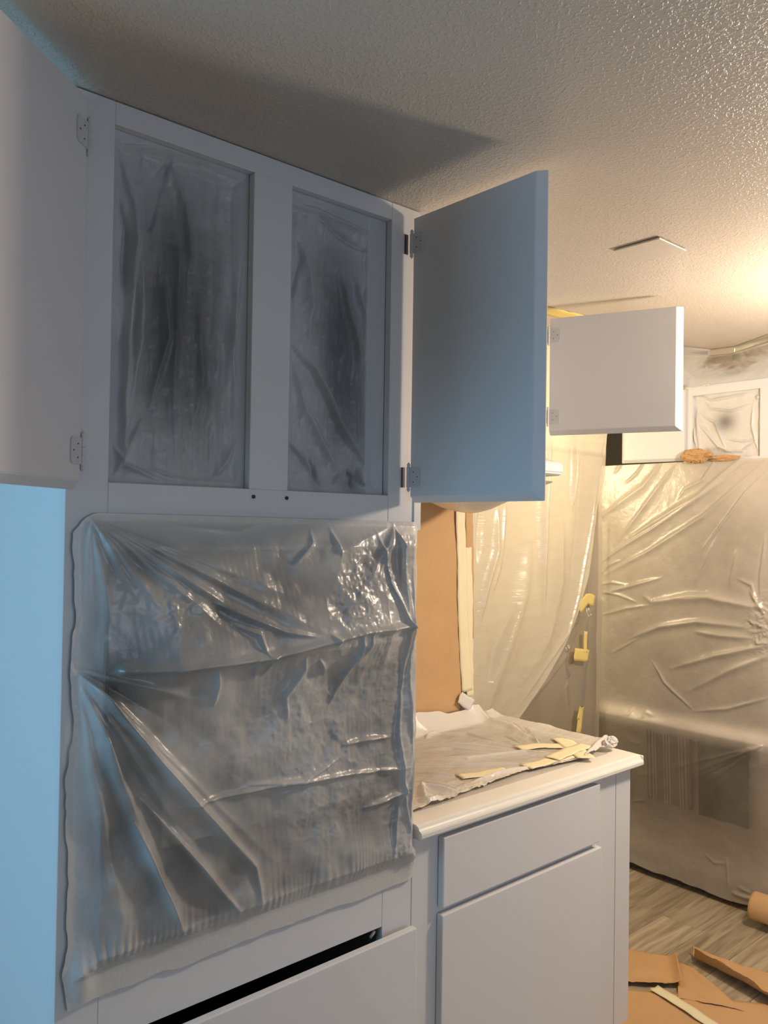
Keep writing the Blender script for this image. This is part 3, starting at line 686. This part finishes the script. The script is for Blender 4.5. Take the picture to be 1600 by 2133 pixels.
# ------------------------------------------------------------------ hanging sheets in the opening to the next room
def hanging():
    # front sheet: right border swept back in a curve
    nu, nv = 300, 420; Y = YF+.045; xl = at(985, 1250, 1, Y)[0]
    brd = [(1268, 870), (1265, 905), (1262, 1000), (1246, 1060), (1237, 1140), (1228, 1200), (1205, 1280), (1180, 1340), (1135, 1420), (1100, 1470), (1070, 1510), (1040, 1545)]
    B3 = [at(x, y, 1, Y) for x, y in brd]; bz = [p[2] for p in B3][::-1]; bx = [p[0] for p in B3][::-1]
    z = np.linspace(.72, 2.43, nv); xr = np.interp(z, bz, bx); xr = np.where(z > bz[-1], bx[-1]+(z-bz[-1])*.0, xr)
    k = np.ones(15)/15; xr = np.convolve(np.pad(xr, 7, mode='edge'), k, 'valid')
    u = np.linspace(0, 1, nu); U_, Z = np.meshgrid(u, z, indexing='ij'); X = xl+(xr[None, :]-xl)*U_
    Q = lambda pts: [tuple(at(900+p[0]*.3094, 900+p[1]*.3094, 1, Y)[[0, 2]]) for p in pts]
    C = []
    for p, w, h in (([(960, 0), (950, 300), (940, 520)], .022, .030), ([(790, 10), (770, 200), (740, 480), (735, 900), (745, 1200)], .028, .034), ([(440, 480), (430, 800), (360, 1050), (310, 1300)], .022, .022), ([(500, 480), (450, 900), (400, 1100)], .016, .016), ([(1180, 0), (1120, 300), (1085, 600), (990, 1100), (920, 1350), (560, 1880)], .012, .012),
                    ([(660, 700), (600, 1100), (480, 1500), (400, 1800)], .050, .030), ([(880, 600), (860, 1000), (760, 1400), (600, 1700)], .04, .022), ([(560, 1150), (440, 1450), (380, 1700)], .03, -.02), ([(1020, 100), (1000, 600), (940, 1000)], .03, -.014), ([(330, 480), (300, 900)], .02, -.014)):
        C.append((Q(p), w, h, 'mid'))
    H = crease_field(X, Z, C); n = noise2(nu, nv, 8, 60, 3, 101); n2 = noise2(nu, nv, 4, 4, 3, 102)
    H += .0012*n+.010*n2
    P = np.stack([X, Y-H, Z], -1)
    o = grid_mesh('hanging_film', P, M['film_sheet'], None, np.clip(.80+.10*n2+.05*n, .4, .95))
    tag(o, 'bright hanging plastic sheet with streaks and a swept back curved edge', 'plastic sheet')
    # rear sheet, darker and flat
    nu, nv = 200, 260; x = np.linspace(2.30, 3.29, nu); z = np.linspace(.03, 2.0, nv); X, Z = np.meshgrid(x, z, indexing='ij')
    Yb = 2.19
    Q = lambda pts: [tuple(at(900+p[0]*.3094, 900+p[1]*.3094, 1, Yb)[[0, 2]]) for p in pts]
    C = [(Q(p), w, h, 'mid') for p, w, h in (([(560, 1900), (760, 1600), (900, 1400), (1010, 1200)], .012, .02), ([(620, 1880), (860, 1560), (1000, 1300)], .010, .02), ([(800, 1950), (920, 1650), (1000, 1400)], .010, .014), ([(1050, 1000), (1040, 1500), (1000, 2000)], .010, .018), ([(960, 1300), (1030, 1250), (1080, 1180)], .02, .02), ([(900, 1400), (930, 1900)], .008, -.015))]
    H = crease_field(X, Z, C)+.012*noise2(nu, nv, 5, 5, 3, 105)
    o = grid_mesh('hanging_film', np.stack([X, Yb-H, Z], -1), M['film_sheet_b'], None, np.clip(.55+.25*noise2(nu, nv, 4, 4, 3, 106), .3, .9))
    tag(o, 'dull tan plastic sheet hanging behind the bright one beside the fridge', 'plastic sheet')
hanging()
for i, (pts, w, lab) in enumerate((([(1206, 1268), (1225, 1246), (1238, 1252)], .05, 'uppermost ochre tape piece on the dull hanging sheet beside the fridge'),
                                   ([(1220, 1315), (1219, 1360)], .025, 'small upright ochre tape piece in the middle of the dull hanging sheet'),
                                   ([(1196, 1363), (1226, 1366)], .055, 'ochre tape piece lying level across the dull hanging sheet'),
                                   ([(1206, 1500), (1212, 1470), (1204, 1528)], .035, 'lowest ochre tape piece on the dull hanging sheet, near the counter'))):
    strip('ochre_tape', pts, w, M['tape_yellow'], lab, ax=1, val=2.16, seed=120+i)
post = struct('trim_1', [(3.13, 3.22, 2.30, 2.36, 0, 1.45)], M['dark'])
# yellow tape on the ceiling above the hood cabinet
strip('yellow_tape', [(1110, 641), (1170, 655), (1226, 668)], .085, M['tape_yellow'], 'wide yellow tape on the ceiling above the open hood cabinet door', ax=2, val=CE-.0006, lift=.0001, seed=130)

# ------------------------------------------------------------------ refrigerator, towels, its film
FX = 3.66
rf = empty('refrigerator', (4.0, 1.98, 0), 'large grey refrigerator wrapped in clear plastic film', 'refrigerator')
boxes('body', [(FX+.03, 4.32, 1.55, 2.41, .05, 1.76)], M['fridge'], rf, .004)
boxes('door', [(FX-.03, FX+.028, 1.55, 2.41, .835, 1.75)], M['fridge'], rf, .008, 2)
fz = boxes('freezer_drawer', [(FX-.03, FX+.028, 1.55, 2.41, .09, .80)], M['fridge'], rf, .008, 2)
boxes('drawer_handle', [(FX-.080, FX-.062, 1.57, 2.40, .712, .748)], M['tape_white'], fz, .006, 2)
for yy in (1.60, 2.37): boxes('handle_bracket', [(FX-.064, FX-.029, yy-.012, yy+.012, .72, .745)], M['tape_white'], fz, .002)
boxes('edge_strip', [(FX-.048, FX-.031, 2.375, 2.405, .87, 1.70)], M['tape_white'], rf, .002)
boxes('edge_strip', [(FX-.048, FX-.031, 1.56, 1.585, .87, 1.70)], M['tape_white'], rf, .002)
boxes('toe_grille', [(FX-.02, FX+.029, 1.56, 2.40, .0, .05)], mat('grey_grille', (.16, .15, .13)), rf, .001)
def towel(name, y0, y1, z0, z1, m, label, stripes=()):
    t = empty(name, (FX-.07, (y0+y1)/2, z0), label, 'towel')
    nu, nv = 50, 70; u = np.linspace(0, 1, nu); v = np.linspace(0, 1, nv); A, B = np.meshgrid(u, v, indexing='ij')
    L = (.757-z0); S = B*(L+.26)       # front drop, over the handle, back drop
    X = np.where(S < L, FX-.084+.026*(1-S/L), np.where(S < L+.032, FX-.084+(S-L)*.95, FX-.0535)); Z = np.where(S < L, z0+S, np.where(S < L+.035, .757+.004*np.sin((S-L)/.035*math.pi), .757-(S-L-.035)))
    X = X-.004*np.sin(A*14)*(1-np.clip(Z/.75, 0, 1))
    Y = y0+(y1-y0)*A+.01*(1-B)*(A-.5)
    P = np.stack([X, Y, Z], -1); grid_mesh('cloth', P, m, t, None, True, .003)
    for s in stripes:
        i = int(s*(nu-1)); G = np.stack([P[i, :int(nv*.66)]+np.array([-.0025, -.0025, 0]), P[i, :int(nv*.66)]+np.array([-.0025, .0025, 0])], 0)
        grid_mesh('woven_stripe', G, M['stripe'], t, None, True, .001)
    return t
towel('striped_towel', 1.905, 2.12, .37, .757, M['towel'], 'mauve dish towel with white stripes hanging on the freezer handle under the film', (.12, .19, .26, .47, .54, .61, .80, .87, .94)[::1])
towel('dark_towel', 1.64, 1.86, .36, .757, M['towel_dark'], 'plain charcoal towel hanging right of the striped one under the film')
def fridge_film():
    nu, nv = 340, 520
    yl, yr, z0, z1 = 2.43, 1.25, .035, 1.985
    u = np.linspace(0, yl-yr, nu); v = np.linspace(0, z1-z0, nv); A, B = np.meshgrid(u, v, indexing='ij')
    XP = 3.60; o = np.array([XP, yl, z0]); du = np.array([0, -1., 0]); dv = np.array([0, 0, 1.])
    a4 = lambda pts: pxl([(1230+p[0]*.2626, 940+p[1]*.2626) for p in pts], 0, XP, o, du, dv)
    a5 = lambda pts: pxl([(1230+p[0]*.2345, 1400+p[1]*.2345) for p in pts], 0, XP, o, du, dv)
    C = []
    for p, w, h in (([(110, 510), (430, 280), (570, 90)], .016, .020), ([(200, 750), (380, 520), (690, 90)], .012, .016), ([(300, 700), (700, 450), (860, 360), (1200, 60)], .016, .026), ([(50, 910), (250, 770), (500, 620), (860, 380), (1300, 60)], .012, .022), ([(120, 980), (480, 790), (900, 520), (1400, 80)], .014, .018),
                    ([(700, 380), (760, 300), (900, 230), (1000, 70)], .010, .014), ([(900, 770), (1100, 520), (1240, 330), (1420, 150)], .007, .014), ([(830, 1080), (930, 880), (1020, 660)], .012, .012), ([(1110, 1080), (1150, 900), (1180, 760)], .012, .010), ([(200, 180), (240, 120), (260, 70)], .008, .010), ([(280, 260), (370, 180), (440, 80)], .008, .012),
                    ([(100, 1130), (400, 1050), (570, 1005)], .012, .018), ([(90, 1110), (240, 1140), (380, 1200)], .008, .012), ([(90, 1300), (300, 1245), (480, 1220)], .010, .012), ([(60, 1060), (180, 1040), (300, 1060)], .008, .010), ([(60, 1000), (160, 900), (260, 860)], .008, .010), ([(50, 1150), (100, 1180), (60, 1250)], .012, .01),
                    ([(440, 1150), (500, 1195), (700, 1170), (950, 1160), (1200, 1210), (1400, 1255)], .024, .034), ([(640, 1170), (800, 1140), (1000, 1150)], .010, .012), ([(330, 1480), (560, 1390), (850, 1350), (1050, 1370), (1260, 1400)], .018, .026), ([(830, 1430), (1050, 1460), (1290, 1480)], .016, .020),
                    ([(650, 1720), (1000, 1620), (1300, 1560), (1450, 1530)], .016, .024), ([(800, 1895), (1100, 1740), (1450, 1610)], .016, .022), ([(490, 1650), (600, 1830), (680, 1910), (830, 2050)], .006, .014), ([(830, 2060), (1100, 2040), (1440, 1950)], .010, .014), ([(180, 1600), (300, 1530), (400, 1480)], .008, .008),
                    ([(1180, 1010), (1290, 1060), (1340, 1240)], .010, .016), ([(1270, 1100), (1340, 1200), (1400, 1300)], .010, .016), ([(1400, 640), (1360, 1000), (1360, 1230)], .008, .012), ([(1270, 1340), (1330, 1380), (1409, 1390)], .008, .016), ([(1310, 1440), (1340, 1520), (1420, 1520)], .008, .016)):
        C.append((a4(p), w, h, 'mid'))
    for e in ((380, 930), (650, 1090), (700, 1000), (880, 900), (960, 1060), (1050, 1100), (1000, 820), (1150, 900)):
        C.append((a5([(1560, 640), e]), .011, .016, 'fan'))
    for p, w, h in (([(1225, 1620), (1235, 1750), (1240, 1910)], .006, .010), ([(1270, 1940), (1400, 1990), (1550, 2030)], .010, .020), ([(1330, 1900), (1450, 1960)], .010, .012), ([(380, 1140), (520, 1125)], .006, .008), ([(1030, 1600), (1120, 1680), (1230, 1690)], .010, .008), ([(380, 600), (480, 620), (540, 560)], .010, .012), ([(280, 370), (380, 360), (410, 310)], .008, .012), ([(500, 400), (520, 350), (600, 380)], .010, .012)):
        C.append((a5(p), w, h, 'mid'))
    C = [(c[0], c[1]*.9, c[2]*1.05, c[3]) for c in C]
    H = crease_field(A, B, C)
    n1 = noise2(nu, nv, 30, 50, 4, 141, .6); n2 = noise2(nu, nv, 6, 9, 3, 142)
    H += .002*n1+.012*n2
    cr = blob(A, B, a4([(1380, 1380)])[0], (.06, .12)); H += cr*.02*(1-2.2*np.abs(n1))
    # pushed out by the freezer handle
    hz = .745-z0; t = B-hz; tent = np.where(t > 0, np.exp(-(t/.045)**1.3), np.exp(-(np.abs(t)/.48)**1.4))
    span = np.clip(A/.10, 0, 1)*np.clip((.98-A)/.12, 0, 1)
    H = H*(1-.5*tent*span)
    P = np.zeros((nu, nv, 3)); P[..., 1] = yl-A; P[..., 2] = z0+B
    P[..., 0] = 3.590-.55*np.maximum(H, -.004)-.040*tent*span
    pin = blob(A*0, B, (0, a4([(40, 1080)])[0][1]), (1, .10)); P[..., 1] -= .0*pin
    wob = .010*noise2(nu, nv, 1, 8, 3, 145); P[..., 1] += wob*np.clip(1-A/.1, 0, 1)
    P[..., 2] += .012*noise2(nu, nv, 10, 1, 3, 146)*np.clip(1-B/.08, 0, 1)*np.clip((A)/.3, .2, 1)
    # wraps round the left side
    P[..., 0] += .05*np.clip(1-A/.02, 0, 1)**2
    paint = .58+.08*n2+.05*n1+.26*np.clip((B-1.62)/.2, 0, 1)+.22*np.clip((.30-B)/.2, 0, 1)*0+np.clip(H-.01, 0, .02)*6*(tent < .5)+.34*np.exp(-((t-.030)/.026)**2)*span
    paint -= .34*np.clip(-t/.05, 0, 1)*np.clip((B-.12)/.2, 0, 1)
    o = grid_mesh('fridge_film', P, M['film_fridge'], None, np.clip(paint, .16, .92))
    tag(o, 'tall wrinkled plastic sheet covering the refrigerator from its foot to the cabinet above', 'plastic sheet')
fridge_film()
# board the film is taped to, above the refrigerator
fe = empty('fridge_surround', (4.0, 1.9, 1.9), 'cream board surround over the refrigerator that the film is taped to', 'panel')
boxes('header', [(3.625, 4.30, 1.2, 2.425, 1.945, 1.972)], M['wall'], fe, .002)
boxes('filler', [(3.64, 3.655, 1.2, 2.425, 1.78, 1.944)], M['wall'], fe, .001)

# cabinet over the refrigerator
fc = empty('fridge_cabinet', (3.95, 1.5, 1.975), 'white cabinet above the refrigerator with its small door folded open', 'cabinet')
CX = 3.60
oy0, oy1, oz0, oz1 = 1.60, 1.915, 1.995, 2.292
boxes('face_frame', [(CX, CX+.02, oy1, 1.955, 1.975, 2.335), (CX, CX+.02, 1.53, oy0, 1.975, 2.335), (CX, CX+.02, oy0, oy1, oz1, 2.335), (CX, CX+.02, oy0, oy1, 1.975, oz0), (CX, CX+.02, 1.0, 1.2, 1.975, 2.335), (CX, CX+.02, 1.2, 1.53, 2.292, 2.335), (CX, CX+.02, 1.2, 1.53, 1.975, oz0)], M['white'], fc, .001)
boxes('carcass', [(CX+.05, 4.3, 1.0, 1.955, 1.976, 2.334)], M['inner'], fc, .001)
boxes('carcass_side', [(CX+.021, 4.3, 1.9555, 1.965, 1.976, 2.335)], M['white'], fc, .001)
boxes('carcass_top', [(CX+.021, 4.3, 1.0, 1.955, 2.3345, 2.340)], M['white'], fc, .001)
aa = math.radians(8)
make_door(fc, (CX-.012, 1.945), 1.99, 2.325, .315, (-math.sin(aa), math.cos(aa)), (-math.cos(aa), -math.sin(aa)), M['panel'], hz=(), ch=.018)
def small_film():
    nu, nv = 150, 150; w, h = oy1-oy0+.016, oz1-oz0+.014; u = np.linspace(0, w, nu); v = np.linspace(0, h, nv); A, B = np.meshgrid(u, v, indexing='ij')
    o = np.array([CX+.02, oy1+.008, oz0-.007]); du = np.array([0, -1., 0]); dv = np.array([0, 0, 1.])
    q = lambda pts: pxl([(1240+p[0]*.225, 660+p[1]*.225) for p in pts], 0, CX, o, du, dv)
    C = [(q(p), w_, h_, 'mid') for p, w_, h_ in (([(880, 740), (990, 740), (1060, 770), (1450, 700)], .006, .010), ([(990, 760), (1060, 850), (1250, 870), (1450, 800)], .006, .010), ([(930, 880), (960, 1000), (1130, 1200), (1250, 1250)], .007, .012), ([(930, 900), (950, 1100), (960, 1290)], .007, .012), ([(960, 900), (1100, 980), (1200, 1230)], .006, .010),
         ([(1450, 820), (1440, 1000), (1500, 1260)], .006, .010), ([(1160, 1240), (1350, 1240), (1480, 1150)], .006, .009), ([(1210, 1130), (1350, 1150), (1480, 1130)], .005, .008), ([(900, 1020), (920, 1200)], .005, .01), ([(1470, 740), (1520, 740)], .008, .012), ([(890, 750), (880, 860)], .010, .014))]
    H = crease_field(A, B, C)+.004*noise2(nu, nv, 8, 8, 4, 151)
    P = np.zeros((nu, nv, 3)); P[..., 0] = CX+.016-np.clip(H, -.01, .02)*1.1; P[..., 1] = oy1+.008-A; P[..., 2] = oz0-.007+B
    paint = .93-.62*blob(A, B, q([(1190, 970)])[0], (.048, .045))
    ob = grid_mesh('cabinet_film', P, M['film_white'], None, np.clip(paint, .15, .96))
    tag(ob, 'small square of wrinkled film masking the opening above the refrigerator', 'plastic sheet')
small_film()
wad('crumpled_paper', tuple(at(1450, 950, 0, 3.57)), .030, M['kraft'], 'crumpled brown paper at the lower left corner of the opening above the refrigerator', 'paper scrap', 161, (.7, 1.7, .75), 1, amp=.6)
wad('torn_paper', tuple(at(1506, 954, 0, 3.575)), .017, M['kraft'], 'ragged flat bits of torn brown paper along the sill above the refrigerator', 'paper scrap', 162, (.5, 2.9, .5), 1, amp=.75)
# drape between ceiling and the cabinet top, with its tape
def top_drape():
    nu, nv = 120, 60; s = np.linspace(0, 1, nu); t = np.linspace(0, 1, nv); S, T = np.meshgrid(s, t, indexing='ij')
    top = [(1380, 722), (1425, 722), (1480, 728), (1530, 722), (1570, 708), (1600, 697), (1680, 668)]
    P3 = np.array([at(x, y, 2, CE-.003) for x, y in top]); k = np.linspace(0, 1, len(top))
    TP = np.stack([np.interp(s, k, P3[:, i]) for i in range(3)], -1)
    BP = np.stack([np.full(nu, 3.597), np.interp(s, [0, 1], [2.25, 1.25]), np.full(nu, 2.334)], -1)
    n = noise2(nu, nv, 10, 4, 4, 171)
    P = TP[:, None, :]*(1-T[..., None])+BP[:, None, :]*T[..., None]
    P[..., 2] += -.018*np.sin(math.pi*T)-.006*(1+n)*np.sin(math.pi*T)
    P[..., 2] = np.clip(P[..., 2], 2.334, CE-.002)
    P[..., 2] -= .014*np.exp(-((T-.07)/.03)**2)
    o = grid_mesh('ceiling_film', P, M['film_sheet_b'], None, np.clip(.90+.08*n, .7, .98))
    tag(o, 'plastic sheet draped from the ceiling over the top of the refrigerator cabinet', 'plastic sheet')
top_drape()
strip('white_tape', [(1477, 748), (1470, 775), (1468, 803)], .05, M['tape_white'], 'upright white tape strip above the refrigerator cabinet', ax=0, val=3.585, seed=172)
wad('paper_wad', tuple(at(1425, 785, 0, 3.60)), .045, M['tape'], 'pale crumpled paper on top of the refrigerator cabinet', 'paper scrap', 173, (.5, 1, .9), 1)

# ------------------------------------------------------------------ ceiling vent and lamp
cv = empty('ceiling_vent', (2.03, 1.215, CE), 'flat square white vent cover on the ceiling', 'vent cover')
boxes('cover_plate', [(1.955, 2.095, 1.135, 1.275, CE-.007, CE-.002)], M['vent'], cv, .0015)
boxes('cover_rim', [(1.962, 2.088, 1.142, 1.268, CE-.002, CE)], M['hinge_dark'], cv, 0)
cl = empty('pendant_lamp', (LAMP[0], LAMP[1], LAMP[2]), 'short pendant lamp hanging from the kitchen ceiling', 'lamp')
tube('ceiling_rose', [(LAMP[0], LAMP[1], CE-.02), (LAMP[0], LAMP[1], CE)], [.05, .06], M['white'], cl, 24)
tube('rod', [(LAMP[0], LAMP[1], LAMP[2]+.10), (LAMP[0], LAMP[1], CE-.02)], .006, M['steel'], cl)
tube('socket', [(LAMP[0], LAMP[1], LAMP[2]+.065), (LAMP[0], LAMP[1], LAMP[2]+.10)], [.018, .014], M['steel'], cl, 16)

# ------------------------------------------------------------------ paper on the floor
def paper(name, corners, label, seed, m=None, lift=0.0, curl=None, nu=60, nv=40, base=.003, cat='paper sheet', amp=.004):
    """corners: four floor points in order; curl: (edge, height, width) lifts one border"""
    c = [np.array(at(x, y, 2, 0.0)[:2]) for x, y in corners]
    u = np.linspace(0, 1, nu); v = np.linspace(0, 1, nv); A, B = np.meshgrid(u, v, indexing='ij')
    n = noise2(nu, nv, 5, 4, 4, seed); e = noise2(nu, nv, 7, 1, 3, seed+1)
    B2 = B+.03*e*(B > .9)
    XY = (1-A)[..., None]*(1-B2)[..., None]*c[0]+A[..., None]*(1-B2)[..., None]*c[1]+A[..., None]*B2[..., None]*c[2]+(1-A)[..., None]*B2[..., None]*c[3]
    Z = base+lift+amp*(1+n)
    if curl:
        for ed, h, w in curl:
            d = {'v0': B, 'v1': 1-B, 'u0': A, 'u1': 1-A}[ed]; Z = Z+h*np.clip(1-d/w, 0, 1)**1.6*(1+.35*n)
    o = grid_mesh(name, np.dstack([XY, Z]), m or M['kraft'], None, None, True, .0005)
    return tag(o, label, cat)
paper('kraft_sheet', [(1250, 2058), (1640, 2100), (1640, 2300), (1250, 2300)], 'large flat brown paper sheet on the floor at the bottom right', 181)
paper('kraft_sheet', [(1250, 1972), (1408, 2002), (1421, 2062), (1250, 2052)], 'brown paper sheet with a curled right end on the floor beside the base cabinet', 182, lift=.006, curl=(('v1', .006, .2), ('u1', .025, .12)))
paper('kraft_sheet', [(1442, 1990), (1700, 2080), (1700, 2160), (1447, 2012)], 'long brown paper strip with a raised folded edge lying on the floor planks', 183, lift=.012, curl=(('v1', .045, .35), ('v0', .012, .2)))
paper('kraft_sheet', [(1412, 2008), (1445, 2022), (1550, 2110), (1412, 2085)], 'small brown paper scrap between two larger floor sheets', 184, lift=.003)
strip('floor_tape', [(1362, 2057), (1430, 2098), (1520, 2160)], .045, M['tape'], 'pale cream tape strip stuck across the brown floor paper', ax=2, val=.013, seed=185, cat='tape')
def curl():
    c = at(1600, 1935, 2, 0); nu, nv = 50, 50
    th = np.linspace(-.5*math.pi, 1.15*math.pi, nu); L = np.linspace(0, .5, nv); T, Lg = np.meshgrid(th, L, indexing='ij')
    ax = Vector((.05, -1, 0)); sd = Vector((1, .05, 0))
    r = .055+.012*T/math.pi
    P = np.stack([c[0]+ax[0]*Lg+sd[0]*r*np.cos(T), c[1]+ax[1]*Lg+sd[1]*r*np.cos(T)+.0*T, .075+r*np.sin(T)], -1)
    P[..., 0] -= .0; P[..., 1] += .06
    o = grid_mesh('paper_roll', P, M['kraft'], None, None, True, .0006)
    tag(o, 'curled roll of brown paper on the floor in front of the refrigerator', 'paper roll')
curl()
